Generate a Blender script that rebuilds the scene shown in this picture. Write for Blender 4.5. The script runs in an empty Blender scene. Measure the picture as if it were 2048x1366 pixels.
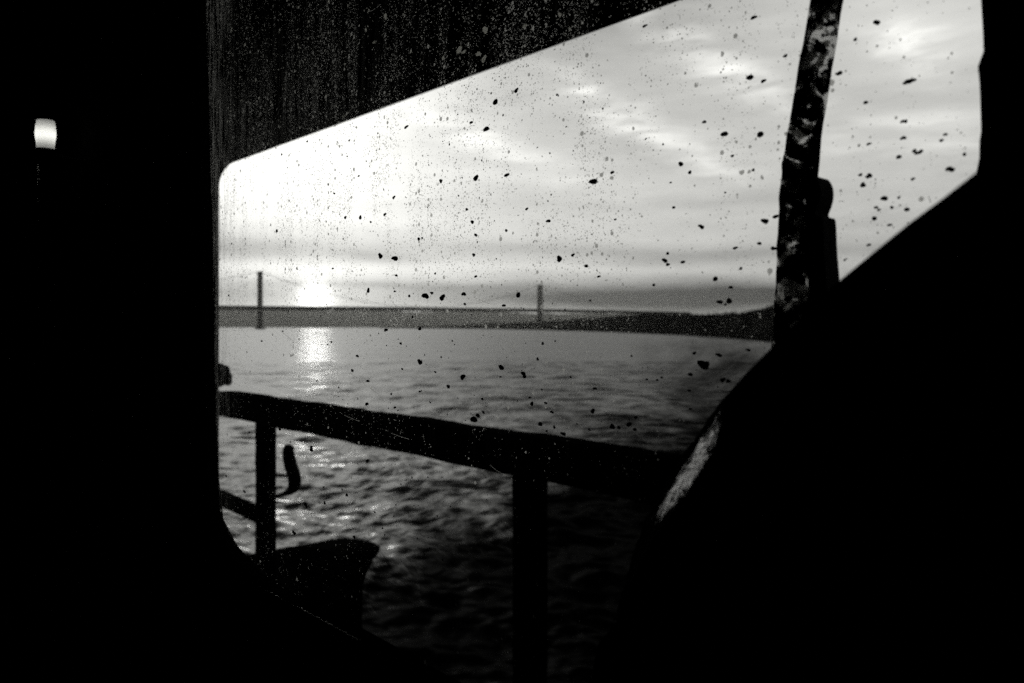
import bpy, bmesh, math, random
import numpy as np
from mathutils import Vector
from mathutils.geometry import tessellate_polygon
R = math.radians
rng = random.Random(7)
S = bpy.context.scene

# ------------------------------------------------------------------ camera
EYE = 6.0                                     # eye height above the water
FPX, CX, HOR = 2048 * 28 / 36, 1024.0, 654.0  # focal length, centre column and horizon row of the photo
cam_d = bpy.data.cameras.new("camera")
cam_d.lens, cam_d.sensor_width = 28, 36
cam_d.shift_y = -(683 - HOR) / 2048
cam_d.clip_start, cam_d.clip_end = 0.02, 40000
cam_d.dof.use_dof = True
cam_d.dof.focus_distance = 0.69
cam_d.dof.aperture_fstop = 9
cam = bpy.data.objects.new("camera", cam_d)
S.collection.objects.link(cam)
cam.location = (0, 0, EYE)
cam.rotation_euler = (R(90), 0, 0)
S.camera = cam

# ------------------------------------------------------------------ world
SUN_AZ = math.atan((630 - CX) / FPX)          # left of the view axis
SUN_EL = R(1.55)
W = bpy.data.worlds.new("World"); S.world = W; W.use_nodes = True
nt = W.node_tree; nt.nodes.clear()

def mk(nt, typ, **kw):
    n = nt.nodes.new(typ)
    for k, v in kw.items(): setattr(n, k, v)
    return n
class NB:
    """small node builder"""
    def __init__(s, nt): s.nt = nt
    def put(s, sock, v):
        if isinstance(v, bpy.types.NodeSocket): s.nt.links.new(v, sock)
        elif v is not None: sock.default_value = v
    def m(s, op, a, b=None, c=None, clamp=False):
        n = mk(s.nt, 'ShaderNodeMath', operation=op, use_clamp=clamp)
        for i, v in enumerate((a, b, c)): s.put(n.inputs[i], v)
        return n.outputs[0]
    def noise(s, vec, scale=5, detail=4, rough=.5, dist=0):
        n = mk(s.nt, 'ShaderNodeTexNoise')
        s.put(n.inputs['Vector'], vec); s.put(n.inputs['Scale'], scale)
        n.inputs['Detail'].default_value = detail; n.inputs['Roughness'].default_value = rough
        n.inputs['Distortion'].default_value = dist
        return n.outputs['Fac']
    def voro(s, vec, scale, rand=1.0, feature='F1'):
        n = mk(s.nt, 'ShaderNodeTexVoronoi', feature=feature)
        s.put(n.inputs['Vector'], vec); n.inputs['Scale'].default_value = scale
        n.inputs['Randomness'].default_value = rand
        return n.outputs['Distance'], n.outputs['Color']
    def xyz(s, x, y, z=0.0):
        n = mk(s.nt, 'ShaderNodeCombineXYZ')
        for i, v in enumerate((x, y, z)): s.put(n.inputs[i], v)
        return n.outputs[0]
    def sep(s, v):
        n = mk(s.nt, 'ShaderNodeSeparateXYZ'); s.put(n.inputs[0], v)
        return n.outputs
    def ramp(s, v, a, b, lo=0.0, hi=1.0):
        n = mk(s.nt, 'ShaderNodeMapRange', interpolation_type='SMOOTHSTEP')
        s.put(n.inputs[0], v)
        for i, k in enumerate((a, b, lo, hi)): s.put(n.inputs[i + 1], k)
        return n.outputs[0]
    def mapping(s, vec, scale=(1, 1, 1), rot=(0, 0, 0), loc=(0, 0, 0)):
        n = mk(s.nt, 'ShaderNodeMapping'); s.put(n.inputs[0], vec)
        n.inputs['Scale'].default_value = scale; n.inputs['Rotation'].default_value = rot
        n.inputs['Location'].default_value = loc
        return n.outputs[0]

b = NB(nt)
sky = mk(nt, 'ShaderNodeTexSky', sky_type='NISHITA')
sky.sun_disc = False
sky.sun_elevation = SUN_EL; sky.sun_rotation = SUN_AZ
sky.air_density = 1.0; sky.dust_density = 2.0
bw = mk(nt, 'ShaderNodeRGBToBW'); nt.links.new(sky.outputs[0], bw.inputs[0])
tc = mk(nt, 'ShaderNodeTexCoord')
dx, dy, dz = b.sep(tc.outputs['Generated'])
az = b.m('ARCTAN2', dx, dy); el = b.m('ARCSINE', dz)
# slow warp so that the cloud streaks are not straight
wv = b.xyz(b.m('MULTIPLY', az, 2.2), b.m('MULTIPLY', el, 7.0), 1.7)
warp = b.m('SUBTRACT', b.noise(wv, 2.2, 3, .5), .5)
warp2 = b.m('SUBTRACT', b.noise(b.xyz(b.m('MULTIPLY', az, 6.0), b.m('MULTIPLY', el, 22.0), 4.2), 2.0, 4, .6), .5)
elw = b.m('ADD', el, b.m('MULTIPLY', warp, .016))
elw = b.m('ADD', elw, b.m('MULTIPLY', warp2, .007))
azw = b.m('ADD', az, b.m('MULTIPLY', warp2, .05))
def ang(px, py):
    a = math.atan((px - CX) / FPX)
    return a, math.atan((HOR - py) / FPX * math.cos(a))
def streak(px, py, wx, wy, amp, tilt=0.0):
    """one soft cloud streak, centre and half widths given as seen, tilt in degrees (positive: falls to the right)"""
    a0, e0 = ang(px, py); wx, wy = wx / FPX, wy / FPX
    c, s_ = math.cos(R(tilt)), math.sin(R(tilt))
    da = b.m('SUBTRACT', azw, a0); de = b.m('SUBTRACT', elw, e0)
    u = b.m('SUBTRACT', b.m('MULTIPLY', da, c / wx), b.m('MULTIPLY', de, s_ / wx))
    v = b.m('ADD', b.m('MULTIPLY', da, s_ / wy), b.m('MULTIPLY', de, c / wy))
    q = b.m('ADD', b.m('MULTIPLY', u, u), b.m('MULTIPLY', v, v))
    return b.m('MULTIPLY', b.m('EXPONENT', b.m('MULTIPLY', q, -1.0)), amp)
streaks = [
    # bright veils
    (540, 350, 330, 90, .45, 0), 
    (1850, 60, 130, 70, .16, 10), (1900, 240, 130, 22, .12, 5), (1780, 290, 220, 10, .10, 0),
    (620, 535, 330, 16, .20, 0), (1000, 350, 260, 16, .07, 4), (900, 240, 260, 24, .07, 22),
    (1120, 535, 330, 9, .10, 2), (700, 440, 420, 14, .08, 0), (1600, 20, 500, 60, .06, 12),
    # grey bands; one unseen above the view is added to darken the near water
    (470, 498, 190, 24, -.42, 0), (760, 510, 90, 14, -.30, 4), (1090, -260, 330, 210, -1.3, 0), (660, 570, 260, 9, -.16, 0), (1120, 500, 420, 15, -.20, 1),
    (1450, 515, 330, 16, -.16, -2), (1150, 596, 470, 32, -.52, 1), (1560, 590, 420, 38, -.34, 0),
    (470, 592, 120, 20, -.36, 0), (860, 572, 240, 8, -.10, 0), (1750, 470, 320, 60, -.07, 0),
    (1300, 310, 330, 22, -.05, 20), (1000, 412, 500, 10, -.05, 0), (1500, 400, 260, 14, -.05, -3)]
cl = None
for st in streaks:
    o = streak(*st); cl = o if cl is None else b.m('ADD', cl, o)
# broken wisps of cirrus, brighter than the veil
wn = b.noise(b.mapping(b.xyz(azw, elw, 0), (8.0, 38.0, 1), (0, 0, R(-24))), 1.0, 5, .58, .6)
ws = None
for st in ((1270, 245, 190, 34, .46, 27), (1425, 120, 190, 36, .50, 30), (1170, 195, 70, 24, .30, 42), (1000, 300, 200, 26, .22, 20),
           (1815, 90, 70, 40, .50, 35), (1880, 270, 150, 30, .30, 5), (880, 215, 200, 40, .2, 22), (1340, 300, 150, 22, .2, 24)):
    o = streak(*st); ws = o if ws is None else b.m('ADD', ws, o)
cl = b.m('ADD', cl, b.m('MULTIPLY', b.m('MULTIPLY', ws, 1.35), b.ramp(wn, .34, .76)))
# fine fibrous cirrus everywhere
fib = b.m('SUBTRACT', b.noise(b.mapping(b.xyz(azw, elw, 0), (3.0, 16.0, 1), (0, 0, R(-12))), 3.0, 6, .6), .5)
fib = b.m('MULTIPLY', fib, .26)
# overall veil of high cloud: a broad level, brighter up and towards the sun
a0, e0 = SUN_AZ, SUN_EL + R(.3)
da = b.m('SUBTRACT', az, a0); de = b.m('SUBTRACT', el, e0)
r2 = b.m('ADD', b.m('MULTIPLY', da, da), b.m('MULTIPLY', de, de))
rr = b.m('SQRT', r2)
veil = b.m('ADD', .575, b.m('MULTIPLY', b.m('EXPONENT', b.m('MULTIPLY', rr, -3.0)), .30))
lvl = b.m('ADD', b.m('ADD', veil, cl), fib)
# behind the boat, far from the sun, the evening sky is dim
dim = b.ramp(b.m('ABSOLUTE', da), .85, 1.7, 1.0, .18)
lvl = b.m('MULTIPLY', b.m('MAXIMUM', lvl, .05), dim)
hi = b.ramp(el, .36, .62, 1.0, .10)  # sky above the view dimmed so that the near water reflects dark
lvl = b.m('MULTIPLY', lvl, hi)
# unseen bright patch above the view, added to brighten near water and dust
lvl = b.m('ADD', lvl, streak(540, -160, 260, 260, 3.8, 0))
# sun glowing through the veil
aur = b.m('MULTIPLY', b.m('EXPONENT', b.m('MULTIPLY', r2, -1.0 / (.017 ** 2))), 2.0)
aur = b.m('ADD', aur, b.m('MULTIPLY', b.m('EXPONENT', b.m('MULTIPLY', rr, -1.0 / .035)), .40))
tot = b.m('ADD', b.m('MULTIPLY', lvl, 9.0), b.m('MULTIPLY', aur, 9.0))
tot = b.m('ADD', tot, b.m('MULTIPLY', bw.outputs[0], .15))
comb = mk(nt, 'ShaderNodeCombineColor')
for i, k in enumerate((1.0, 1.0, .955)): b.put(comb.inputs[i], b.m('MULTIPLY', tot, k))
bg = mk(nt, 'ShaderNodeBackground'); bg.inputs['Strength'].default_value = .1
nt.links.new(comb.outputs[0], bg.inputs[0])
wo = mk(nt, 'ShaderNodeOutputWorld'); nt.links.new(bg.outputs[0], wo.inputs[0])

# ------------------------------------------------------------------ sun
sd = bpy.data.lights.new("sun", 'SUN'); sd.energy = .6; sd.angle = R(2); sd.color = (.45, .447, .43)   # dimmed by the cloud on the horizon
so = bpy.data.objects.new("sun", sd); S.collection.objects.link(so)
SUN = Vector((math.sin(SUN_AZ) * math.cos(SUN_EL), math.cos(SUN_AZ) * math.cos(SUN_EL), math.sin(SUN_EL)))
so.location = (-40, 160, 60)
so.rotation_euler = (-SUN).to_track_quat('-Z', 'Y').to_euler()

# ------------------------------------------------------------------ render
S.view_settings.view_transform = 'Standard'; S.view_settings.look = 'None'
S.view_settings.exposure = 0.0; S.view_settings.gamma = 1.0
S.render.engine = 'CYCLES'
cy = S.cycles
cy.max_bounces = 8; cy.transparent_max_bounces = 24; cy.volume_bounces = 1
cy.diffuse_bounces = 3; cy.glossy_bounces = 3; cy.transmission_bounces = 6
cy.caustics_reflective = False; cy.caustics_refractive = False
cy.sample_clamp_indirect = 4.0; cy.sample_clamp_direct = 8.0
cy.use_denoising = False

# ------------------------------------------------------------------ materials
WARM = (1.0, 1.0, .955)
def mat(name, val=.02, rough=.6, spec=.2, metal=0.0, bump=0.0, bscale=60, var=0.0):
    m = bpy.data.materials.new(name); m.use_nodes = True
    t = m.node_tree; p = t.nodes['Principled BSDF']; q = NB(t)
    p.inputs['Roughness'].default_value = rough
    p.inputs['Specular IOR Level'].default_value = spec
    p.inputs['Metallic'].default_value = metal
    c = mk(t, 'ShaderNodeTexCoord').outputs['Object']
    n = q.noise(c, bscale, 5, .6)
    v = q.m('MULTIPLY', q.ramp(n, .3, .7, 1 - var, 1 + var), val)
    cc = mk(t, 'ShaderNodeCombineColor')
    for i in range(3): q.put(cc.inputs[i], q.m('MULTIPLY', v, WARM[i]))
    t.links.new(cc.outputs[0], p.inputs['Base Color'])
    if bump:
        bn = mk(t, 'ShaderNodeBump'); bn.inputs['Strength'].default_value = bump
        bn.inputs['Distance'].default_value = .002
        t.links.new(n, bn.inputs['Height']); t.links.new(bn.outputs[0], p.inputs['Normal'])
    return m
M_cabin = mat('cabin_black_paint', .004, .9, .0, bump=.3, var=.4)
M_steel = mat('outer_steel_black', .006, .85, .0, bump=.4, bscale=30, var=.5)
M_deck = mat('deck_steel', .006, .9, .0, bump=.4, bscale=40, var=.5)
M_rail = mat('rail_black_paint', .006, .8, .0, bump=.5, bscale=50, var=.4)
M_rubber = mat('black_rubber', .008, .8, .05, bump=.6, bscale=90, var=.4)
M_mass = mat('mass_black', .008, .95, .0, bump=.6, bscale=25, var=.4)
M_spot = mat('dried_spatter', .006, .8, .02, var=.4)
M_bridge = mat('bridge_steel', .06, .7, .1, bscale=.05, var=.2)
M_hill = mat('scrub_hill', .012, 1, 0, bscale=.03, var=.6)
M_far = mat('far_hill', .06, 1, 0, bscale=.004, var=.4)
M_leaf = mat('dark_foliage', .015, .9, .0, bscale=.3, var=.6)
M_bright = mat('worn_bare_metal', .75, .35, .5, metal=1.0, bump=.6, bscale=400, var=.3)

# ------------------------------------------------------------------ the boat's own frame
PHI = math.atan((CX + 440) / FPX)                       # the boat's fore and aft lines vanish 42.6 degrees left of the view
D_AX = Vector((-math.sin(PHI), math.cos(PHI), 0))       # along the boat, away from the viewer
N_AX = Vector((math.cos(PHI), math.sin(PHI), 0))        # outboard
CAM = Vector((0, 0, EYE))
def P(D, u, v): return CAM + N_AX * D + D_AX * u + Vector((0, 0, v))
def uv(px, py, D):
    """measure a photo point on a fore and aft plane D metres outboard of the eye: (along, up) in metres"""
    r = Vector(((px - CX) / FPX, 1, (HOR - py) / FPX))
    p = r * (D / r.dot(N_AX))
    return (p.dot(D_AX), p.z)
def ray(px, py, dist):
    r = Vector(((px - CX) / FPX, 1, (HOR - py) / FPX))
    return CAM + r * dist

def link(name, me, m=None, parent=None):
    o = bpy.data.objects.new(name, me); S.collection.objects.link(o)
    if m is not None: me.materials.append(m)
    if parent is not None: o.parent = parent
    return o
def thing(name, label, cat, group=None, loc=None):
    o = bpy.data.objects.new(name, None); S.collection.objects.link(o)
    o.empty_display_size = .1
    o['label'] = label; o['category'] = cat
    if group: o['group'] = group
    return o
def tag(o, label=None, cat=None, group=None, kind=None):
    for k, v in (('label', label), ('category', cat), ('group', group), ('kind', kind)):
        if v: o[k] = v
    return o
def from_bm(name, bm, m, parent=None, smooth=False):
    bmesh.ops.recalc_face_normals(bm, faces=bm.faces)
    me = bpy.data.meshes.new(name); bm.to_mesh(me); bm.free()
    if smooth:
        for p in me.polygons: p.use_smooth = True
    return link(name, me, m, parent)
def slab(bm, outer, holes, D0, D1):
    """a plate standing fore and aft between D0 and D1 with holes; outlines in (along, up)"""
    loops = [outer] + list(holes)
    tri = tessellate_polygon([[Vector((u, v, 0)) for u, v in l] for l in loops])
    flat = [q for l in loops for q in l]
    A = [bm.verts.new(P(D0, u, v)) for u, v in flat]
    B = [bm.verts.new(P(D1, u, v)) for u, v in flat]
    for t in tri:
        try:
            bm.faces.new([A[i] for i in t]); bm.faces.new([B[i] for i in reversed(t)])
        except ValueError: pass
    k = 0
    for l in loops:
        for i in range(len(l)):
            j = (i + 1) % len(l)
            bm.faces.new((A[k + i], A[k + j], B[k + j], B[k + i]))
        k += len(l)
def box(bm, D0, D1, u0, u1, v0, v1):
    slab(bm, [(u0, v0), (u1, v0), (u1, v1), (u0, v1)], [], D0, D1)
def tube(bm, pts, radii, seg=10, jitter=0.0):
    pts = [Vector(p) for p in pts]
    if not hasattr(radii, '__len__'): radii = [radii] * len(pts)
    rings = []
    up = None
    for i, p in enumerate(pts):
        t = (pts[min(i + 1, len(pts) - 1)] - pts[max(i - 1, 0)]).normalized()
        if up is None: up = t.orthogonal().normalized()
        up = (up - t * up.dot(t)).normalized(); si = t.cross(up)
        rings.append([bm.verts.new(p + (up * math.cos(a) + si * math.sin(a)) * radii[i] * (1 + rng.uniform(-jitter, jitter)))
                      for a in [2 * math.pi * k / seg for k in range(seg)]])
    for r0, r1 in zip(rings, rings[1:]):
        for k in range(seg):
            bm.faces.new((r0[k], r0[(k + 1) % seg], r1[(k + 1) % seg], r1[k]))
    bm.faces.new(rings[0]); bm.faces.new(list(reversed(rings[-1])))
def smooth_line(pts, n=6):
    out = []
    for i in range(len(pts) - 1):
        p0 = pts[max(i - 1, 0)]; p1 = pts[i]; p2 = pts[i + 1]; p3 = pts[min(i + 2, len(pts) - 1)]
        for k in range(n):
            t = k / n
            out.append(tuple(.5 * (2 * b_ + (c - a) * t + (2 * a - 5 * b_ + 4 * c - d) * t * t + (3 * b_ - a - 3 * c + d) * t ** 3)
                             for a, b_, c, d in zip(p0, p1, p2, p3)))
    out.append(tuple(pts[-1])); return out
def rough_outline(pts, amp, step):
    """re-sample an outline and roughen it a little, like chipped paint or old sealant"""
    out = []
    for i in range(len(pts)):
        a = pts[i]; c = pts[(i + 1) % len(pts)]
        L = math.hypot(c[0] - a[0], c[1] - a[1]); k = max(1, int(L / step))
        for j in range(k):
            t = j / k
            out.append((a[0] + (c[0] - a[0]) * t + rng.uniform(-amp, amp), a[1] + (c[1] - a[1]) * t + rng.uniform(-amp, amp)))
    return out

# ================================================================== THE SETTING FAR OUT
# ---- water: one sheet from under the boat to the horizon, real waves near, ripples in the material
nc = 680
rad = np.concatenate([3.0 * (140 / 3.0) ** np.linspace(0, 1, 720)[:-1], 140 * (12000 / 140) ** np.linspace(0, 1, 160)]); nr = len(rad)
aa = np.linspace(R(-75), R(75), nc)
RR, AA = np.meshgrid(rad, aa, indexing='ij')
X, Y = RR * np.sin(AA), RR * np.cos(AA)
sp = np.maximum(np.gradient(rad)[:, None], RR * (aa[1] - aa[0]))
Z = np.zeros_like(X)
g = np.random.default_rng(11)
for lam, amp, nw in ((8.0, .045, 9), (3.4, .026, 18), (1.6, .020, 24), (.85, .015, 28), (.5, .010, 28)):
    for k in range(nw):
        th = R(75) + g.normal(0, .6); l = lam * g.uniform(.75, 1.3)
        kx, ky = 2 * np.pi / l * np.cos(th), 2 * np.pi / l * np.sin(th)
        fade = np.clip((l / sp - 2.2) / 3.0, 0, 1)
        ph = kx * X + ky * Y + g.uniform(0, 6.28) + .8 * np.sin(X * .11 + g.uniform(0, 6)) + .8 * np.sin(Y * .07 + g.uniform(0, 6))
        Z += fade * amp / math.sqrt(nw) * 2.1 * (np.sin(ph) + .25 * np.sin(2 * ph + 1.0))
verts = np.stack([X, Y, Z], -1).reshape(-1, 3)
i0 = (np.arange(nr - 1)[:, None] * nc + np.arange(nc - 1)[None, :]).reshape(-1)
faces = np.stack([i0, i0 + nc, i0 + nc + 1, i0 + 1], -1)
me = bpy.data.meshes.new('water')
me.vertices.add(len(verts)); me.vertices.foreach_set('co', verts.ravel())
me.loops.add(faces.size); me.loops.foreach_set('vertex_index', faces.ravel())
me.polygons.add(len(faces)); me.polygons.foreach_set('loop_start', np.arange(0, faces.size, 4))
me.update(); me.validate()
me.polygons.foreach_set('use_smooth', np.ones(len(faces), dtype=bool))
mw = bpy.data.materials.new('sea_water'); mw.use_nodes = True
t = mw.node_tree; q = NB(t); p = t.nodes['Principled BSDF']
p.inputs['Base Color'].default_value = (.004, .004, .004, 1); p.inputs['IOR'].default_value = 1.33
p.inputs['Roughness'].default_value = .35
co = mk(t, 'ShaderNodeTexCoord').outputs['Object']
n1 = q.noise(q.mapping(co, (.35, 1.0, 1), (0, 0, R(-8))), .55, 5, .6, .4)
n2 = q.noise(q.mapping(co, (.7, 1.0, 1), (0, 0, R(5))), .085, 6, .62, .3)
bn = mk(t, 'ShaderNodeBump'); bn.inputs['Strength'].default_value = .55; bn.inputs['Distance'].default_value = .12
t.links.new(n1, bn.inputs['Height'])
bn2 = mk(t, 'ShaderNodeBump'); bn2.inputs['Strength'].default_value = .8; bn2.inputs['Distance'].default_value = 1.8
t.links.new(n2, bn2.inputs['Height']); t.links.new(bn.outputs[0], bn2.inputs['Normal'])
t.links.new(bn2.outputs[0], p.inputs['Normal'])
tag(link('water', me, mw), kind='structure')

# ---- hills: a hazy range on the far shore, and the dark headland closer on the right
def terrain(name, m, prof, depth, back, rows, jag, seed):
    """prof: list of (photo column, shore distance, photo row of the ridge)"""
    g = np.random.default_rng(seed)
    px = np.arange(prof[0][0], prof[-1][0] + .1, 3.0)
    sh = np.interp(px, [a[0] for a in prof], [a[1] for a in prof])
    top = np.interp(px, [a[0] for a in prof], [a[2] for a in prof])
    jn = sum(np.interp(px, np.arange(px[0] - 1, px[-1] + w, w), g.normal(0, 1, len(np.arange(px[0] - 1, px[-1] + w, w)))) * s_
             for w, s_ in ((60, 1.0), (22, .7), (8, .5)))
    bm = bmesh.new(); grid = []; ridge = []
    for i in range(len(px)):
        col = []
        rx = (px[i] - CX) / FPX
        yr = sh[i] + depth * (sh[i] / 1500)
        zr = max(.4, EYE + (HOR - top[i]) / FPX * yr + jn[i] * jag * yr / FPX)
        ridge.append(Vector((rx * yr, yr, zr)))
        for k in range(rows + 1):
            tt = k / rows
            y = sh[i] + (yr - sh[i]) * tt
            z = -.8 + (zr + .8) * math.sin(tt * math.pi / 2) ** .8 * (1 + (0 if k in (0, rows) else g.uniform(-.08, .02)))
            col.append(bm.verts.new((rx * y, y, z)))
        for k in (1, 2, 3):
            y = yr + back * k / 3
            col.append(bm.verts.new((rx * y, y, zr * (1 - (k / 3) ** 2) - .8)))
        grid.append(col)
    for a, c in zip(grid, grid[1:]):
        for k in range(len(a) - 1): bm.faces.new((a[k], c[k], c[k + 1], a[k + 1]))
    o = from_bm(name, bm, m, smooth=True); tag(o, kind='structure'); return ridge
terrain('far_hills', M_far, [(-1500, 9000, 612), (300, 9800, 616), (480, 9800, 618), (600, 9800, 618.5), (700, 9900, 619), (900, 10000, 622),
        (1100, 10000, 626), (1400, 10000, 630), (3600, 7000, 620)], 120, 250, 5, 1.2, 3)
ridge = terrain('headland', M_hill, [(760, 3600, 653.5), (900, 2950, 651), (1000, 2100, 647), (1080, 1500, 644), (1150, 1150, 639),
        (1250, 820, 633), (1300, 700, 630), (1400, 500, 629), (1480, 390, 625), (1530, 330, 617), (1570, 300, 608),
        (1700, 260, 585), (1900, 240, 590), (2300, 230, 600), (3200, 230, 600)], 220, 300, 5, .8, 5)
bm = bmesh.new()
for i, r in enumerate(ridge):
    if r.y > 2200: continue
    for k in range(16):
        s_ = rng.uniform(.8, 1.8) * min(1, r.y / 1000)
        c = r + Vector((rng.uniform(-2.5, 2.5), rng.uniform(-20, 12), rng.uniform(-3.5, 1.6) * (1 + rng.random() * .4))) * min(1, r.y / 1000)
        vs = [bm.verts.new(c + Vector((rng.gauss(0, 1), rng.gauss(0, 1), rng.gauss(0, 1))).normalized() * s_) for _ in range(3)]
        bm.faces.new(vs)
tag(from_bm('woodland', bm, M_leaf), 'dark scrub and trees along the ridge of the headland', 'woodland', kind='stuff')

# ---- the suspension bridge
T1 = Vector(((520 - CX) / FPX * 2285, 2285, 0)); T2 = Vector(((1080 - CX) / FPX * 2990, 2990, 0))
AXB = (T2 - T1).normalized(); ACR = Vector((-AXB.y, AXB.x, 0)); SPAN = (T2 - T1).length
bridge = thing('suspension_bridge', 'long suspension bridge with two tall towers, far across the water under the setting sun', 'bridge')
def bbox(bm, o, s0, s1, c0, c1, z0, z1):
    vs = [bm.verts.new(o + AXB * s + ACR * c + Vector((0, 0, z))) for z in (z0, z1) for s, c in ((s0, c0), (s1, c0), (s1, c1), (s0, c1))]
    for f in ((0, 3, 2, 1), (4, 5, 6, 7), (0, 1, 5, 4), (1, 2, 6, 5), (2, 3, 7, 6), (3, 0, 4, 7)): bm.faces.new([vs[i] for i in f])
bm = bmesh.new(); prev = None
def deck_z(s): return 64 + 7.5 * (s / SPAN) - 5.0 * ((s / SPAN) - .5) ** 2 if s > 0 else 62.75 + s * .004
ss = np.linspace(-480, SPAN + 900, 60)
rings = []
for s in ss:
    z = deck_z(s); o = T1 + AXB * s
    rings.append([bm.verts.new(o + ACR * c + Vector((0, 0, z + h))) for c, h in ((-13.5, 3.5), (13.5, 3.5), (13.5, -4), (8, -9), (-8, -9), (-13.5, -4))])
for r0, r1 in zip(rings, rings[1:]):
    for k in range(6): bm.faces.new((r0[k], r0[(k + 1) % 6], r1[(k + 1) % 6], r1[k]))
bm.faces.new(rings[0]); bm.faces.new(rings[-1][::-1])
from_bm('bridge_deck', bm, M_bridge, bridge)
for T in (T1, T2):
    bm = bmesh.new()
    for c in (-8, 8):
        bbox(bm, T, -3.2, 3.2, c - 4.2, c + 4.2, -2, 165)
    for z in (58, 112, 156): bbox(bm, T, -2.4, 2.4, -3.8, 3.8, z - 4, z + 4)
    bbox(bm, T, -9, 9, -17, 17, -3, 5)
    from_bm('tower', bm, M_bridge, bridge)
for c in (-8, 8):
    pts = []
    for s in np.linspace(-420, 0, 8)[:-1]: pts.append((s, 64 + (165 - 64) * (1 + s / 420)))
    for s in np.linspace(0, SPAN, 33): pts.append((s, 73 + 93 * (2 * s / SPAN - 1) ** 2))
    for s in np.linspace(SPAN, SPAN + 420, 8)[1:]: pts.append((s, 165 - (165 - 72) * ((s - SPAN) / 420)))
    bm = bmesh.new(); tube(bm, [T1 + AXB * s + ACR * c + Vector((0, 0, z)) for s, z in pts], .38, 5)
    from_bm('main_cable', bm, M_bridge, bridge)
# piers of the approach viaduct on the left
for s in (-150, -290, -430):
    bm = bmesh.new(); bbox(bm, T1, s - 1.6, s + 1.6, -9, 9, -2, deck_z(s) - 9.2); from_bm('pier', bm, M_bridge, bridge)

# ================================================================== THE BOAT
DG = .40          # plane of the cabin window glass
DO = 1.60         # plane of the outer side plating
# ---- cabin shell round the camera
cabin = thing('boat_cabin', 'unlit black boat cabin wall and roof framing the big dirty window', 'boat cabin')
jl = [uv(408, -140, DG), uv(411, 0, DG), uv(416, 150, DG), uv(424, 420, DG), uv(430, 760, DG), uv(434, 960, DG), uv(442, 1040, DG),
      uv(468, 1088, DG), uv(500, 1128, DG)]
sill_v = uv(640, 1221, DG)[1]
hole = jl + [(uv(560, 1160, DG)[0], sill_v + .004), (.5, sill_v), (.1, sill_v), (-.62, sill_v)] + \
       [uv(x, y, DG - .012) for x, y in ((2010, 700), (1950, 350), (1956, 318), (1957, 285), (1963, 262), (1960, 200), (1957, 165), (1958, 130), (1966, 100), (1967, 60), (1961, 30), (1962, 0), (1955, -120))]
hole = [h for h in hole if not (h[0] == -.62)]
hole_top = .60
hole = [(u, min(v, hole_top)) for u, v in hole]
# sill under the right pane: drop down to the sill level before rising along the jamb
hole.insert(12, (uv(2010, 700, DG)[0], sill_v))
hole = rough_outline(hole, .0006, .03)
bm = bmesh.new()
slab(bm, [(-2.2, -1.5), (3.6, -1.5), (3.6, .99), (-2.2, .99)], [hole], DG - .012, DG + .003)
from_bm('window_wall', bm, M_cabin, cabin)
bm = bmesh.new(); box(bm, -2.2, DG - .013, -2.2, 3.6, .72, .80); from_bm('roof_lining', bm, M_cabin, cabin)
bm = bmesh.new(); box(bm, -2.2, DG - .013, -2.2, 3.6, -1.56, -1.503); from_bm('cabin_floor', bm, M_cabin, cabin)
bm = bmesh.new(); box(bm, -2.26, -2.203, -2.3, 3.7, -1.56, .80); from_bm('back_wall', bm, M_cabin, cabin)
bm = bmesh.new(); box(bm, -2.2, DG + .048, 3.603, 3.66, -1.5, .95); from_bm('end_wall', bm, M_cabin, cabin)
bm = bmesh.new(); box(bm, -2.2, DG + .048, -2.26, -2.203, -1.5, .95); from_bm('end_wall', bm, M_cabin, cabin)

# ---- side deck and its roof
bm = bmesh.new(); box(bm, DG + .052, DO + .14, -4.5, 7.5, -1.58, -1.50); tag(from_bm('side_deck', bm, M_deck), kind='structure')

plating = thing('outer_plating', 'dark outer ship side with a large round-cornered opening above the black railing', 'ship side')
ol = uv(438, 600, DO + .035)[0]; ot = .5 * (uv(700, 234, DO)[1] + uv(1200, 42, DO)[1])
cr = .17
corner = [(ol - cr + cr * math.cos(a), ot - cr * .62 + cr * .62 * math.sin(a)) for a in [math.pi / 2 * k / 10 for k in range(11)]]
op = [(ol, -1.35)] + corner + [(-3.9, ot), (-3.9, -1.35)]
bm = bmesh.new(); slab(bm, [(-4.5, -1.49), (7.5, -1.49), (7.5, 1.25), (-4.5, 1.25)], [op], DO, DO + .035)
from_bm('side_plate', bm, M_steel, plating)
bm = bmesh.new(); box(bm, DG + .052, DO - .003, -4.5, 7.5, 1.0, 1.06); from_bm('deck_roof', bm, M_steel, plating)
bm = bmesh.new(); box(bm, DG + .052, DO - .003, 7.44, 7.5, -1.49, .99); from_bm('end_screen', bm, M_steel, plating)
bm = bmesh.new(); box(bm, DG + .052, DO - .003, -4.5, -4.44, -1.49, .99); from_bm('end_screen', bm, M_steel, plating)
# lump of a hinge on the left edge of the opening
hu, hv = uv(446, 750, DO)
bm = bmesh.new()
bmesh.ops.create_icosphere(bm, subdivisions=3, radius=1)
for v in bm.verts:
    c = v.co.copy(); k = 1 + .12 * math.sin(c.x * 5 + c.z * 4) + .08 * math.sin(c.z * 9 + 1)
    v.co = P(DO - .01 + c.y * .03 * k, hu - c.x * .115 * k, hv + c.z * .058 * k)
from_bm('hinge', bm, M_steel, plating, smooth=True)

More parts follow.
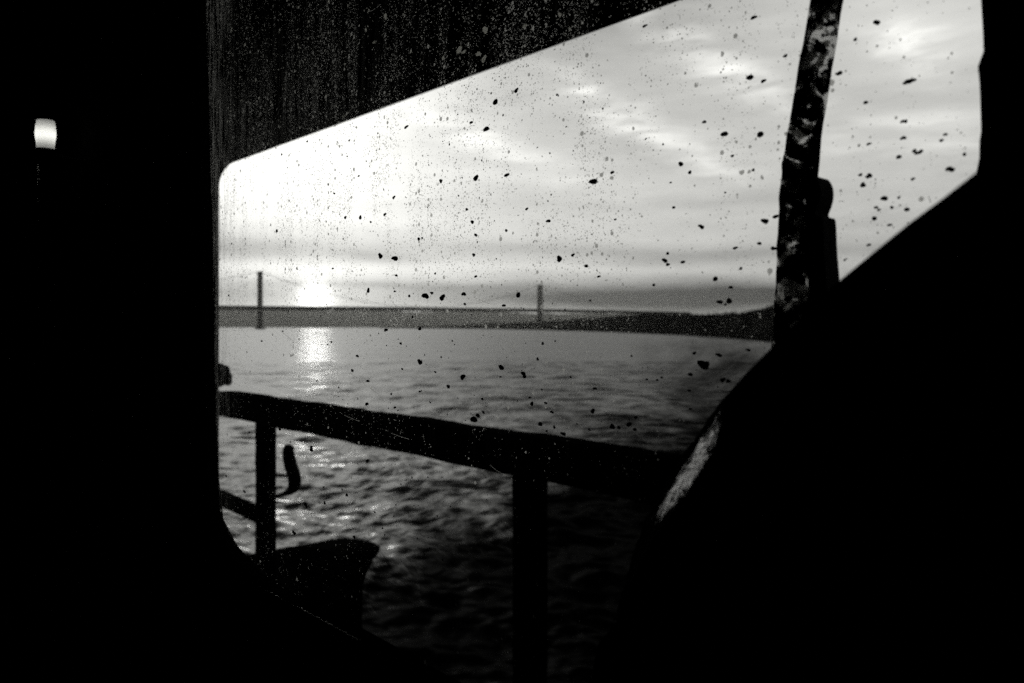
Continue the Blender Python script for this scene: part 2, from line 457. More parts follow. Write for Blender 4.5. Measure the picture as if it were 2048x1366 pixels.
# ---- railing in the opening
railing = thing('railing', 'heavy black railing across the opening, a hook hanging beside its slimmer post', 'railing')
DR = DO + .06
def rv(px, py): return uv(px, py, DR)
bm = bmesh.new()
r_top = .5 * (rv(520, 793)[1] + rv(1000, 858)[1]); r_bot = .5 * (rv(560, 852)[1] + rv(940, 925)[1])
prof = [(-.045, r_bot), (-.055, r_bot + .02), (-.055, r_top - .02), (-.035, r_top), (.035, r_top), (.055, r_top - .02), (.055, r_bot + .02), (.045, r_bot)]
us = np.linspace(ol + .02, -3.9, 70); rings = []
for u in us:
    w = .0025 * math.sin(u * 9) + .002 * math.sin(u * 23 + 1) + rng.uniform(-.0012, .0012)
    rings.append([bm.verts.new(P(DR + d_, u, v + w)) for d_, v in prof])
for r0, r1 in zip(rings, rings[1:]):
    for k in range(len(prof)): bm.faces.new((r0[k], r0[(k + 1) % len(prof)], r1[(k + 1) % len(prof)], r1[k]))
bm.faces.new(rings[0]); bm.faces.new(rings[-1][::-1])
from_bm('top_rail', bm, M_rail, railing)
def post(x0, x1, y, extra=0):
    u0, u1 = rv(x0, y)[0], rv(x1, y)[0]; xm = ((x0 + x1) / 2 - CX) / FPX
    rp = (x1 - x0) / 2 / FPX * DR / Vector((xm, 1, 0)).dot(N_AX) / math.sqrt(1 + xm * xm)
    bm = bmesh.new()
    pts = []
    n = 26
    for k in range(n + 1):
        v = -1.49 + (r_bot + .012 + 1.49) * k / n
        pts.append(P(DR, (u0 + u1) / 2 + rng.uniform(-.0015, .0015), v))
    tube(bm, pts, [rp * rng.uniform(.97, 1.03) for _ in pts], 14)
    return from_bm('post', bm, M_rail, railing, smooth=True), (u0 + u1) / 2, rp
post1, pu1, pr1 = post(511, 553, 950)
post(1026, 1096, 1100)
post(1760, 1880, 1100)
# lower bar between the ship side and the first post
v1 = rv(478, 1012)[1]
bm = bmesh.new(); tube(bm, [P(DR, ol + .02, v1 + .006), P(DR, pu1 + pr1 * .5, v1 - .006)], .04, 10); from_bm('lower_bar', bm, M_rail, railing, smooth=True)
# hook on the post
hp = [rv(*c) for c in ((587, 893), (585, 905), (590, 930), (597, 952), (597, 970), (588, 981), (573, 988), (560, 991), (551, 984))]
hr = [.022, .026, .0285, .028, .027, .017, .010, .010, .012]
hp2 = smooth_line([(a, c, r) for (a, c), r in zip(hp, hr)], 5)
bm = bmesh.new(); tube(bm, [P(DR - .02, a, c) for a, c, r in hp2], [r for a, c, r in hp2], 10)
from_bm('hook', bm, M_rubber, post1, smooth=True)

# ---- dark rounded mass of unknown kind outside, low by the first post
bm = bmesh.new()
oc = [(430, 1130), (500, 1108), (552, 1106), (590, 1094), (640, 1096), (670, 1108), (674, 1122), (658, 1145), (646, 1180), (640, 1230), (640, 1420), (430, 1420)]
DB = DR + .12
ocu = [uv(x, y, DB) for x, y in oc]
ocs = smooth_line(ocu[1:11], 5) + ocu[11:] + ocu[:1]
slab(bm, rough_outline(ocs, .003, .05), [], DB, DB + .22)
mass = from_bm('dark_mass', bm, M_mass)
md = mass.modifiers.new('soft', 'BEVEL'); md.width = .03; md.segments = 3; md.limit_method = 'ANGLE'
tag(mass, 'dark lumpy bundle at the foot of the slim post outside the window', 'mass')

# ---- the window: sealant, panes, mullion
window = thing('cabin_window', 'big cabin window with two spattered dirty panes and a peeling black mullion', 'window')
def sealant(name, base_gap, scale, parent, seed, thr=(.50, .56)):
    m = bpy.data.materials.new(name); m.use_nodes = True
    t = m.node_tree; q = NB(t); t.nodes.clear()
    c = mk(t, 'ShaderNodeTexCoord').outputs['Object']
    c = q.mapping(c, loc=(seed, seed * .7, -EYE))
    n = q.noise(c, scale, 6, .62, .9)
    z = q.sep(mk(t, 'ShaderNodeTexCoord').outputs['Object'])[2]
    z = q.m('SUBTRACT', z, EYE)
    lo = q.m('ADD', q.ramp(z, -.02, .16, .045, 0.0), base_gap)
    f = q.ramp(q.m('SUBTRACT', n, lo), thr[0], thr[1])
    df = mk(t, 'ShaderNodeBsdfDiffuse'); df.inputs[0].default_value = (.006, .006, .0057, 1)
    tl = mk(t, 'ShaderNodeBsdfTranslucent'); tl.inputs[0].default_value = (.85, .85, .81, 1)
    tr = mk(t, 'ShaderNodeBsdfTransparent')
    m1 = mk(t, 'ShaderNodeMixShader'); m1.inputs[0].default_value = .5
    t.links.new(tl.outputs[0], m1.inputs[1]); t.links.new(tr.outputs[0], m1.inputs[2])
    m2 = mk(t, 'ShaderNodeMixShader'); t.links.new(f, m2.inputs[0])
    t.links.new(df.outputs[0], m2.inputs[1]); t.links.new(m1.outputs[0], m2.inputs[2])
    out = mk(t, 'ShaderNodeOutputMaterial'); t.links.new(m2.outputs[0], out.inputs[0])
    return m
M_seal = sealant('peeling_black_sealant', .0, 85, None, 1.3)
mull_l = [(1640, -140), (1634, 0), (1622, 70), (1604, 170), (1590, 250), (1577, 330), (1570, 420), (1566, 520), (1562, 600), (1557, 690), (1550, 760)]
mull_r = [(1680, 760), (1668, 690), (1664, 520), (1650, 460), (1640, 350), (1647, 280), (1660, 190), (1677, 90), (1692, 0), (1702, -140)]
mo = rough_outline([uv(x, y, DG) for x, y in mull_l + mull_r], .00045, .006)
mo = [(u, min(v, hole_top)) for u, v in mo]
bm = bmesh.new(); slab(bm, mo, [], DG - .007, DG - .002)
mull = from_bm('mullion', bm, M_seal, window)
lat = smooth_line([uv(x, y, DG - .012) for x, y in ((1628, 372), (1634, 360), (1648, 357), (1658, 372), (1660, 392), (1656, 412), (1650, 428), (1654, 436),
       (1664, 441), (1667, 500), (1672, 566), (1672, 640), (1640, 640), (1634, 500), (1628, 372))], 4)[:-1]
bm = bmesh.new(); slab(bm, lat, [], DG - .022, DG - .008)
from_bm('latch', bm, M_rubber, mull)

# glass with its grime
def glass_mat(name):
    m = bpy.data.materials.new(name); m.use_nodes = True
    t = m.node_tree; q = NB(t); t.nodes.clear()
    ob = mk(t, 'ShaderNodeTexCoord').outputs['Object']          # x = along the pane, y = up, metres
    u, v, _ = q.sep(ob)
    # wiped and rain-washed streaks: long in the vertical
    st = q.noise(q.xyz(q.m('MULTIPLY', u, 34.0), q.m('MULTIPLY', v, 5.0), 0), 1.0, 5, .6, .5)
    st2 = q.noise(q.xyz(q.m('MULTIPLY', u, 210.0), q.m('MULTIPLY', v, 14.0), 3), 1.0, 4, .6, .3)
    cl = q.noise(ob, 9, 4, .55, .3)
    dens = q.m('MULTIPLY', q.ramp(st, .38, .60, .04, 1.25), q.ramp(cl, .3, .7, .35, 1.0))
    # the dirt gathers along the left jamb
    left = q.ramp(u, JAMB - .075, JAMB + .01, 0.0, 1.0)
    dens = q.m('MULTIPLY', dens, q.ramp(v, .17, .36, 1.25, .45))
    dens = q.m('MULTIPLY', dens, q.ramp(v, -.11, .11, .08, 1.0))
    dens = q.m('MULTIPLY', dens, q.ramp(u, .1, .52, .05, 1.0))
    left = q.m('MULTIPLY', left, q.ramp(v, -.25, .0, .3, 1.0))
    dens = q.m('ADD', dens, q.m('MULTIPLY', left, q.ramp(st2, .4, .62, .0, .7)))
    def specks(scale, rmin, rmax, keep):
        d, c = q.voro(ob, scale)
        r_, g_, _b = q.sep(c)
        rad = q.m('MULTIPLY', q.m('POWER', r_, 3.0), rmax); rad = q.m('ADD', rad, rmin)
        on = q.m('LESS_THAN', g_, q.m('MULTIPLY', dens, keep))
        return q.m('MULTIPLY', q.ramp(q.m('DIVIDE', d, rad), .75, 1.1, 1.0, 0.0), on)
    s1 = specks(560, .12, .36, .95); s2 = specks(230, .07, .36, .75); s3 = specks(900, .18, .30, .8)
    sp_ = q.m('MAXIMUM', q.m('MAXIMUM', s1, s2), q.m('MULTIPLY', s3, .8))
    film = q.m('MULTIPLY', q.m('MULTIPLY', q.ramp(st2, .42, .72, 0, 1), dens), .035)
    film = q.m('ADD', film, q.m('MULTIPLY', q.m('MULTIPLY', left, q.ramp(st2, .42, .62)), .25))
    mott = q.m('MULTIPLY', q.ramp(u, .50, .88), q.m('MULTIPLY', q.ramp(v, .36, .20), q.ramp(v, .05, .18)))
    mott = q.m('MULTIPLY', mott, q.m('MULTIPLY', q.ramp(st2, .38, .62), q.ramp(q.noise(ob, 700, 3, .7), .42, .62, .25, 1.0)))
    film = q.m('ADD', film, q.m('MULTIPLY', mott, .16))
    f = q.m('MINIMUM', q.m('ADD', q.m('MULTIPLY', sp_, .95), film), .85)
    tl = mk(t, 'ShaderNodeBsdfTranslucent'); tl.inputs[0].default_value = (.95, .95, .91, 1)
    rf = mk(t, 'ShaderNodeBsdfRefraction'); rf.inputs['Color'].default_value = (.9, .9, .86, 1); rf.inputs['IOR'].default_value = 1.3; rf.inputs['Roughness'].default_value = .9
    mx = mk(t, 'ShaderNodeMixShader'); mx.inputs[0].default_value = .22
    t.links.new(tl.outputs[0], mx.inputs[1]); t.links.new(rf.outputs[0], mx.inputs[2])
    tr = mk(t, 'ShaderNodeBsdfTransparent'); tr.inputs[0].default_value = (.97, .97, .97, 1)
    m2 = mk(t, 'ShaderNodeMixShader'); t.links.new(f, m2.inputs[0])
    t.links.new(tr.outputs[0], m2.inputs[1]); t.links.new(mx.outputs[0], m2.inputs[2])
    # black film painted over the pane's lower corner to darken the near water
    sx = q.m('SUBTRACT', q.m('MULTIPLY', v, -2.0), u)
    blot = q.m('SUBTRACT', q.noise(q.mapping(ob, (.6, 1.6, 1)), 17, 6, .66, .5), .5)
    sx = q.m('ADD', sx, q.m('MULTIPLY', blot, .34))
    dark_film = q.ramp(sx, -.285, -.115, 0.0, .965)
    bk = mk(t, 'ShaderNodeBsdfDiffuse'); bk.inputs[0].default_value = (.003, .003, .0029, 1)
    m3 = mk(t, 'ShaderNodeMixShader'); t.links.new(dark_film, m3.inputs[0])
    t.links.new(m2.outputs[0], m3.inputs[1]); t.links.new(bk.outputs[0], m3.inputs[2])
    out = mk(t, 'ShaderNodeOutputMaterial'); t.links.new(m3.outputs[0], out.inputs[0])
    return m
JAMB = uv(430, 700, DG)[0]
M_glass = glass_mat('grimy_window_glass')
def pane(u0, u1, v0, v1):
    me = bpy.data.meshes.new('glass_pane')
    me.from_pydata([(u0, v0, 0), (u1, v0, 0), (u1, v1, 0), (u0, v1, 0)], [], [(0, 1, 2, 3)])
    o = link('glass_pane', me, M_glass, window)
    from mathutils import Matrix
    mm = Matrix.Identity(4)
    zz = D_AX.cross(Vector((0, 0, 1)))
    for r_ in range(3):
        mm[r_][0] = D_AX[r_]; mm[r_][1] = (0, 0, 1)[r_]; mm[r_][2] = zz[r_]; mm[r_][3] = P(DG, 0, 0)[r_]
    o.matrix_world = mm
    return o
um = uv(1620, 300, DG)[0]
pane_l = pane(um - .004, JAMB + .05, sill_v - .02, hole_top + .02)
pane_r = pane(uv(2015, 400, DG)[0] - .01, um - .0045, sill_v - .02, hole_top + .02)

SPOTS = """554,462,3 691,435,3 721,435,3.5 742,444,2 770,429,3 788,395,3 952,356,5 882,362,3.5 945,444,3.5 952,470,3 838,478,3 845,476,2
761,512,5 790,517,5.5 666,537,2 793,551,2.5 952,553,2.5 737,581,4 851,592,6 864,586,3 885,595,5.5 928,588,4 790,583,2 819,592,2.5 930,608,2.5
458,591,2 464,487,1.5 840,657,3.5 772,660,3.5 826,634,2 840,724,5 715,712,3 705,741,3 663,684,2 802,687,2.5 934,419,2.5 687,478,1.5 524,682,2
871,547,2 948,510,3 669,387,2 657,369,2 813,254,3.5 699,281,2 973,258,5 991,204,5 943,245,3 564,309,2 718,352,2 886,168,2 924,155,1.5 695,313,1.5
615,283,2 1187,363,6 1014,350,4 1033,181,4 1362,328,4 1449,268,5 1521,269,5 1500,155,5 1527,162,3.5 1508,35,4 1290,52,3 1163,62,3 1013,461,2.5
1115,190,2 1409,244,3 1225,345,3 1465,312,2.5 1380,345,3 1507,340,2.5 1097,442,3.5 1054,418,2.5 1348,415,2.5 1231,439,2 1530,442,5 1552,433,4
1401,452,3 1405,455,3 1119,517,5 1118,521,3 1146,510,3 1173,532,3 1330,521,4 1336,529,3 1336,507,2.5 1366,524,3 1198,553,2.5 1308,570,2.5
1431,558,4 1462,575,3 1440,604,4 1459,602,4.5 1451,609,2 1037,590,4.5 1008,611,3 1549,497,3.5 1519,487,3 1471,496,3 1482,537,2.5 1181,601,2
1086,687,2.5 1111,682,1.5 1003,735,5 1047,747,4 1049,752,4 1076,718,2.5 1404,728,7 1411,731,7 1438,710,4 1381,749,3.5 1446,760,4 1457,762,3.5
1389,706,3 1190,777,3 1324,755,2 1315,760,2 1294,759,2 1060,795,2 1084,779,1.5 1142,754,1.5 1497,700,3 926,754,5 897,773,3.5 736,762,3
734,808,3.5 948,839,6 956,831,4 965,798,2.5 790,815,2.5 783,788,2 805,738,2 871,744,2 967,824,2.5 840,783,2 623,899,4 623,894,3 735,922,3.5
694,990,3 685,979,2 611,1008,3.5 613,1012,3 650,1006,3 489,983,3 452,1015,2 462,834,2 499,865,2 453,952,2 560,858,3 599,857,2.5 587,1064,3
590,1067,3 750,1024,2 709,1074,3 648,974,1.5 678,775,1.5 1186,822,4 1272,835,3 1258,849,4 1225,853,4.5 1238,855,3 1270,859,3 1127,868,4
1092,806,2.5 1064,807,3.5 1104,824,3 1381,818,2.5 1379,781,2.5 1109,854,2.5 1081,848,4 1179,859,2 1094,862,2 1571,112,3 1547,497,3.5"""
SPOTS_R = """1818,163,5 1824,161,5 1812,165,4 1899,338,5 1904,340,4 1836,306,4 1829,302,3.5 1843,302,3 1807,276,4 1805,243,3 1812,243,3 1769,397,5
1726,370,4.5 1740,351,4 1735,354,3 1721,350,3 1814,419,4 1784,415,3 1753,415,3 1749,437,4 1758,420,2.5 1780,450,3 1826,358,3 1798,314,4 1738,288,3
1883,281,3 1891,269,3 1929,309,3 1680,146,4 1676,148,3.5 1754,45,5 1732,205,3.5 1738,490,3 1711,79,3 1798,395,2.5 1690,520,2"""
def parse(s): return [tuple(float(k) for k in w.split(',')) for w in s.split()]
def blob(bm, u, v, r, thick=.0005, aspect=1.0, rot=0.0, n=9):
    """a flattened irregular dried drop on the inside of the pane, in pane coordinates (z towards the cabin)"""
    ph = rng.uniform(0, 6.28); ring = []
    a1, a2 = rng.uniform(.08, .28), rng.uniform(.05, .18)
    for k in range(n):
        a = 2 * math.pi * k / n
        q_ = r * (1 + a1 * math.sin(2 * a + ph) + a2 * math.sin(3 * a + 2 * ph) + rng.uniform(-.08, .08))
        x, y = q_ * math.cos(a) / math.sqrt(aspect), q_ * math.sin(a) * math.sqrt(aspect)
        x, y = x * math.cos(rot) - y * math.sin(rot), x * math.sin(rot) + y * math.cos(rot)
        ring.append((u + x, v + y))
    zb = ZIN * .0002; zt = ZIN * (.0002 + thick)
    b0 = [bm.verts.new((x, y, zb)) for x, y in ring]
    b1 = [bm.verts.new((u + (x - u) * .75, v + (y - v) * .75, zt)) for x, y in ring]
    for k in range(n): bm.faces.new((b0[k], b0[(k + 1) % n], b1[(k + 1) % n], b1[k]))
    bm.faces.new(b1); bm.faces.new(b0[::-1])
ZIN = -1.0 if D_AX.cross(Vector((0, 0, 1))).dot(N_AX) > 0 else 1.0
def px_size(px):
    """metres per photo pixel on the glass (vertical), at this column"""
    r = Vector(((px - CX) / FPX, 1, 0)); return DG / r.dot(N_AX) / FPX
bm = bmesh.new()
for x, y, r in parse(SPOTS):
    u, v = uv(x, y, DG); s_ = px_size(x)
    # the pane is seen at a slant: a drop that looks round is wider along the pane
    blob(bm, u, v, r * s_ * 1.4, aspect=.6 * rng.uniform(.8, 1.3))
n_small = 0
while n_small < 1150:
    x = rng.gauss(850, 260); y = rng.uniform(140, 1180)
    if x < 440 or x > 1555: continue
    u, v = uv(x, y, DG); s_ = px_size(x)
    r = min(2.3, .55 + rng.expovariate(2.2))
    blob(bm, u, v, r * s_ * 1.15, thick=.0002, aspect=rng.choice((.6, .6, .8, 1.2, 2.0)), rot=rng.uniform(-.4, .4), n=6); n_small += 1
# clusters of little drops round a few of the big ones
for x, y in ((760, 470), (940, 440), (820, 380), (1160, 540), (1230, 850), (1440, 760), (900, 330), (1300, 760), (700, 540), (960, 830), (620, 1020), (1040, 740)):
    for k in range(16):
        u, v = uv(x + rng.gauss(0, 22), y + rng.gauss(0, 18), DG)
        blob(bm, u, v, rng.uniform(.4, 1.3) * px_size(x) * 1.2, thick=.0002, n=6)
d1 = from_bm('dirt_spots', bm, M_spot, pane_l); tag(d1, kind='stuff')
bm = bmesh.new()
for x, y, r in parse(SPOTS_R):
    u, v = uv(x, y, DG); blob(bm, u, v, r * px_size(x) * 1.25, aspect=rng.uniform(.5, .9), n=10)
for k in range(60):
    x, y = rng.uniform(1650, 1950), rng.uniform(20, 520); u, v = uv(x, y, DG)
    blob(bm, u, v, rng.uniform(.5, 1.6) * px_size(x), thick=.0002, n=6)
d2 = from_bm('dirt_spots', bm, M_spot, pane_r); tag(d2, kind='stuff')
# scratches and hairs that catch the light
M_scr = bpy.data.materials.new('bright_scratch'); M_scr.use_nodes = True
t = M_scr.node_tree; t.nodes.clear()
tl = mk(t, 'ShaderNodeBsdfTranslucent'); tl.inputs[0].default_value = (.85, .85, .81, 1)
out = mk(t, 'ShaderNodeOutputMaterial'); t.links.new(tl.outputs[0], out.inputs[0])
bm = bmesh.new()
def scratch(x0, y0, x1, y1, w=.55, bend=2.0):
    n = 9; pts = []
    for k in range(n + 1):
        tt = k / n; o = bend * math.sin(tt * math.pi)
        pts.append((x0 + (x1 - x0) * tt + o * .3 + rng.uniform(-.3, .3), y0 + (y1 - y0) * tt + o + rng.uniform(-.3, .3)))
    for k in range(n):
        if rng.random() < .22: continue
        a = uv(*pts[k], DG); c = uv(*pts[k + 1], DG)
        d_ = Vector((c[0] - a[0], c[1] - a[1])); L = d_.length or 1e-6
        nx, ny = -d_.y / L * w * px_size(x0) / 2, d_.x / L * w * px_size(x0) / 2
        z = ZIN * .00015
        bm.faces.new([bm.verts.new(p_) for p_ in ((a[0] + nx, a[1] + ny, z), (a[0] - nx, a[1] - ny, z), (c[0] - nx, c[1] - ny, z), (c[0] + nx, c[1] + ny, z))])
for sc in ((472, 645, 502, 678), (783, 600, 820, 648), (583, 690, 690, 745), (1105, 664, 1150, 632), (680, 825, 720, 842), (770, 860, 825, 880),
           (610, 848, 622, 850), (735, 25, 762, 8), (575, 110, 588, 90), (828, 75, 850, 68), (770, 600, 768, 655), (955, 598, 990, 608), (610, 640, 620, 645),
           (1005, 610, 1060, 640), (640, 60, 646, 20), (505, 75, 520, 60), (700, 745, 760, 790), (930, 610, 960, 640), (905, 1010, 940, 1050), (980, 930, 1010, 950),
           (1228, 637, 1240, 622), (690, 880, 700, 915), (560, 660, 600, 690)):
    scratch(*sc)
for k in range(130):        # short pale flecks over the dark plating
    x, y = rng.uniform(430, 1250), rng.uniform(-20, 330)
    if y > 340 - .384 * (x - 440): continue
    L = rng.uniform(2, 7); a = R(rng.gauss(75, 25))
    scratch(x, y, x + L * math.cos(a), y - L * math.sin(a), rng.uniform(.6, 2.0), .3)
d3 = from_bm('scratches', bm, M_scr, pane_l); tag(d3, kind='stuff')
bm = bmesh.new()
for x, y, r, asp in ((771, 33, 6, 1.8), (732, 60, 4, 2), (749, 84, 3, 1), (658, 3, 4, 1.4), (822, 103, 3.5, 2), (887, 116, 4.5, 2), (919, 100, 8, .9), (928, 104, 5, .5),
                     (971, 60, 8, 1.3), (968, 118, 7, 1.3), (957, 108, 6, .6), (490, 90, 3.5, 1), (463, 60, 4, 2.5), (512, 160, 3.5, 2), (652, 193, 4, .7), (618, 43, 3, 1.5),
                     (545, 210, 3, 1.4), (1120, 30, 5, 1.3), (1050, 52, 5, 1), (1140, 58, 4, 2), (690, 128, 3, .8), (748, 85, 3, .6), (560, 60, 2.5, 1), (594, 75, 2.5, 1)):
    u, v = uv(x, y, DG); blob(bm, u, v, r * px_size(x), thick=.0003, aspect=asp * .7, n=9)
k = 0
while k < 800:
    x, y = rng.uniform(425, 1300), rng.uniform(-10, 330)
    if y > 318 - .384 * (x - 490): continue
    u, v = uv(x, y, DG); blob(bm, u, v, (.7 + rng.expovariate(2.2)) * px_size(x), thick=.0002, aspect=rng.choice((.7, .7, 1, 1.6)), n=6); k += 1
d4 = from_bm('pale_drops', bm, M_scr, pane_l); tag(d4, kind='stuff')
# bright worn bead along the sill
bm = bmesh.new()
us = np.linspace(uv(492, 1130, DG)[0], uv(745, 1280, DG)[0], 90)
tube(bm, [P(DG - .014, u, sill_v + .001 + rng.uniform(-.0004, .0004)) for u in us], [max(.0002, rng.gauss(.0009, .0005)) for _ in us], 6)
from_bm('sill_bead', bm, M_bright, window, smooth=True)

# ---- the sloping black panel inside, lower right, with its worn edge
panel = thing('sloping_panel', 'black sloping panel inside the cabin at lower right with a worn shining edge', 'panel')
DP = .30
edge = [(1262, 1110), (1300, 1020), (1350, 930), (1400, 857), (1448, 795), (1500, 737), (1553, 685), (1610, 627), (1670, 567), (1740, 511), (1815, 450),
        (1885, 397), (1950, 345), (2060, 262)]
pl = [uv(x, y, DP) for x, y in [(1150, 1500), (1195, 1290), (1234, 1240), (1268, 1150), (1300, 1090), (1330, 1045), (1357, 1010), (1390, 970), (1415, 925), (1437, 880), (1446, 845)] + edge[4:] + [(2300, 100), (2300, 1500)]]
bm = bmesh.new(); slab(bm, rough_outline(pl, .0003, .012), [], DP, DP + .044); from_bm('panel_sheet', bm, M_cabin, panel)
mwn = bpy.data.materials.new('worn_edge_metal'); mwn.use_nodes = True
t = mwn.node_tree; q = NB(t); p = t.nodes['Principled BSDF']
oc_ = mk(t, 'ShaderNodeTexCoord').outputs['Object']
n = q.noise(oc_, 330, 4, .65, .5); n2 = q.noise(oc_, 100, 4, .6, .2)
wear = mk(t, 'ShaderNodeAttribute', attribute_name='wear').outputs['Fac']
f = q.ramp(q.m('ADD', q.m('MULTIPLY', q.m('ADD', n, q.m('MULTIPLY', n2, .8)), 1.6), wear), 2.0, 2.75)
cc = mk(t, 'ShaderNodeCombineColor')
for i in range(3): q.put(cc.inputs[i], q.m('ADD', .006, q.m('MULTIPLY', f, .7 * WARM[i])))
t.links.new(cc.outputs[0], p.inputs['Base Color'])
p.inputs['Roughness'].default_value = .36; q.put(p.inputs['Specular IOR Level'], q.m('MULTIPLY', f, .35))
bn = mk(t, 'ShaderNodeBump'); bn.inputs['Strength'].default_value = .7; bn.inputs['Distance'].default_value = .001
t.links.new(n, bn.inputs['Height']); t.links.new(bn.outputs[0], p.inputs['Normal'])
bm = bmesh.new()
# the chamfer falls back from the front of the sheet to a plane nearer the glass
ch = smooth_line([(1450, 797, 1444, 800), (1447, 845, 1408, 850), (1437, 880, 1382, 890), (1415, 925, 1352, 930), (1390, 970, 1330, 968), (1357, 1010, 1308, 1008),
                  (1330, 1045, 1290, 1040), (1300, 1090, 1272, 1090), (1268, 1150, 1254, 1150), (1234, 1240, 1226, 1240)], 6)
F = [P(DP + .0005, *uv(x + rng.uniform(-1.5, 1.5), y, DP + .0005)) for x, y, _, _ in ch]
K = [P(DP + .045, *uv(x + rng.uniform(-2, 2), y, DP + .045)) for _, _, x, y in ch]
Q = [f_ + N_AX * .044 for f_ in F]
rows = []
for f_, k_ in zip(F, K):
    rows.append([bm.verts.new(f_.lerp(k_, t_ / 6)) for t_ in range(7)])
for i in range(len(rows) - 1):
    for k in range(6): bm.faces.new((rows[i][k], rows[i + 1][k], rows[i + 1][k + 1], rows[i][k + 1]))
qv = [bm.verts.new(x) for x in Q]
for i in range(len(rows) - 1):
    bm.faces.new((rows[i][0], qv[i], qv[i + 1], rows[i + 1][0])); bm.faces.new((rows[i][6], rows[i + 1][6], qv[i + 1], qv[i]))
bm.faces.new([*rows[0], qv[0]]); bm.faces.new([*rows[-1], qv[-1]][::-1])
wk = {}
for i, rw in enumerate(rows):
    for k_, v_ in enumerate(rw):
        al = i / (len(rows) - 1)
        wk[tuple(round(c, 6) for c in v_.co)] = max(0, 1 - ((k_ / 6 - .42) / .46) ** 2) * min(1, al / .22) * max(0, min(1, (.78 - al) / .25)) * .9
we = from_bm('worn_edge', bm, mwn, panel)
at_ = we.data.attributes.new('wear', 'FLOAT', 'POINT')
for i, v_ in enumerate(we.data.vertices): at_.data[i].value = wk.get(tuple(round(c, 6) for c in v_.co), 0.0)
# screw head glinting on the panel
bm = bmesh.new(); su, sv = uv(1510, 1073, DP - .001)
bmesh.ops.create_icosphere(bm, subdivisions=2, radius=1)
for v in bm.verts:
    c = v.co.copy(); v.co = P(DP - .001 + c.y * .0008, su + c.x * .0012, sv + c.z * .0012)
from_bm('screw_head', bm, M_bright, panel, smooth=True)

# ---- the little lit lamp on the cabin wall, left
DLm = DG - .075
lu, lv = uv(91, 270, DLm); sL = (Vector(((91 - CX) / FPX, 1, 0)) * (DLm / Vector(((91 - CX) / FPX, 1, 0)).dot(N_AX))).y / FPX
lamp = thing('wall_lamp', 'small glowing cylinder lamp on the black cabin wall, far left', 'lamp')
def lathe(bm, prof, seg=28):
    rings = []
    for r, z in prof:
        rings.append([bm.verts.new(P(DLm, lu, lv + z) + Vector((math.cos(a), math.sin(a), 0)) * r) for a in [2 * math.pi * k / seg for k in range(seg)]])
    for r0, r1 in zip(rings, rings[1:]):
        for k in range(seg): bm.faces.new((r0[k], r0[(k + 1) % seg], r1[(k + 1) % seg], r1[k]))
    return rings
h = 28 * sL; r_ = 18.5 * sL
bm = bmesh.new(); lathe(bm, [(r_ * .86, -h), (r_ * .9, -h * .6), (r_ * 1.0, -h * .15), (r_ * 1.03, .1 * h), (r_ * .97, .55 * h), (r_ * .88, h)])
M_shade = bpy.data.materials.new('frosted_glass'); M_shade.use_nodes = True
t = M_shade.node_tree; t.nodes.clear()
tl = mk(t, 'ShaderNodeBsdfTranslucent'); tl.inputs[0].default_value = (.9, .9, .87, 1)
out = mk(t, 'ShaderNodeOutputMaterial'); t.links.new(tl.outputs[0], out.inputs[0])
from_bm('lamp_shade', bm, M_shade, lamp, smooth=True)
bm = bmesh.new(); bmesh.ops.create_uvsphere(bm, u_segments=20, v_segments=12, radius=1)
for v in bm.verts: v.co = P(DLm, lu, lv) + Vector((v.co.x * r_ * .5, v.co.y * r_ * .5, v.co.z * r_ * .55))
M_bulb = bpy.data.materials.new('lit_bulb'); M_bulb.use_nodes = True
pb = M_bulb.node_tree.nodes['Principled BSDF']; pb.inputs['Emission Color'].default_value = (1, 1, .96, 1); pb.inputs['Emission Strength'].default_value = 4.5
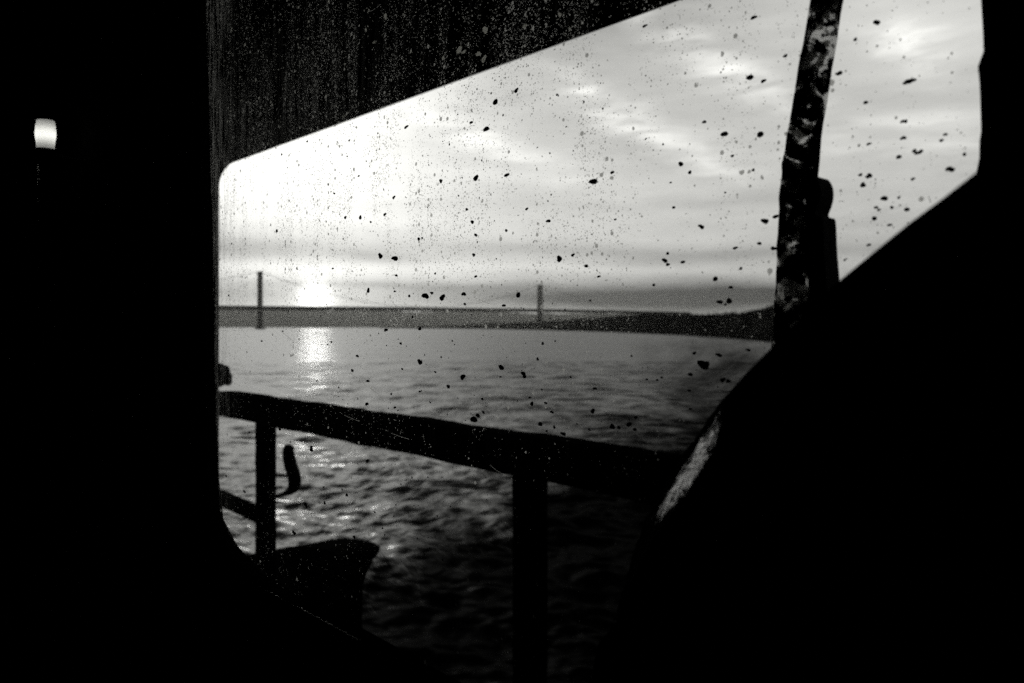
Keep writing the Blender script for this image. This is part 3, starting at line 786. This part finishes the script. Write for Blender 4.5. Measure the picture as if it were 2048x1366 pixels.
from_bm('bulb', bm, M_bulb, lamp, smooth=True)
bm = bmesh.new(); rg = lathe(bm, [(r_ * 1.0, h * 1.02), (r_ * 1.0, h * 1.2), (r_ * .5, h * 1.4)]); bm.faces.new(rg[-1]); bm.faces.new(rg[0][::-1])
from_bm('lamp_cap', bm, M_rubber, lamp)
bm = bmesh.new(); rg = lathe(bm, [(r_ * .7, -h * 1.5), (r_ * 1.0, -h * 1.3), (r_ * 1.0, -h * 1.02)]); bm.faces.new(rg[-1]); bm.faces.new(rg[0][::-1])
from_bm('lamp_base', bm, M_rubber, lamp)
bm = bmesh.new(); tube(bm, [P(DLm, lu, lv - h * 1.4), P(DG - .03, lu, lv - h * 1.6), P(DG - .012, lu, lv - h * 1.6)], .006, 8)
from_bm('bracket', bm, M_rubber, lamp)
# thin pipe below it
M_pipe = mat('scuffed_pipe', .5, .6, .2, bump=.6, bscale=90, var=.95)
pu, pv = uv(76, 330, DLm); _, pv2 = uv(79, 670, DLm)
bm = bmesh.new(); tube(bm, [P(DLm, pu, pv + (pv2 - pv) * k / 20) for k in range(21)], .0012, 10)
pp = from_bm('conduit', bm, M_pipe, lamp, smooth=True)

# ------------------------------------------------------------------ haze over the water
bm = bmesh.new()
vs = [bm.verts.new((x, y, z)) for z in (-1.6, 215) for x, y in ((-12800, -60), (12800, -60), (12800, 12600), (-12800, 12600))]
for f in ((0, 3, 2, 1), (4, 5, 6, 7), (0, 1, 5, 4), (1, 2, 6, 5), (2, 3, 7, 6), (3, 0, 4, 7)): bm.faces.new([vs[i] for i in f])
mh = bpy.data.materials.new('thin_haze'); mh.use_nodes = True
t = mh.node_tree; t.nodes.clear()
pv_ = mk(t, 'ShaderNodeVolumePrincipled'); pv_.inputs['Color'].default_value = (.9, .9, .86, 1)
pv_.inputs['Density'].default_value = 3.8e-5; pv_.inputs['Anisotropy'].default_value = .6
out = mk(t, 'ShaderNodeOutputMaterial'); t.links.new(pv_.outputs[0], out.inputs['Volume'])
tag(from_bm('haze', bm, mh), kind='stuff')
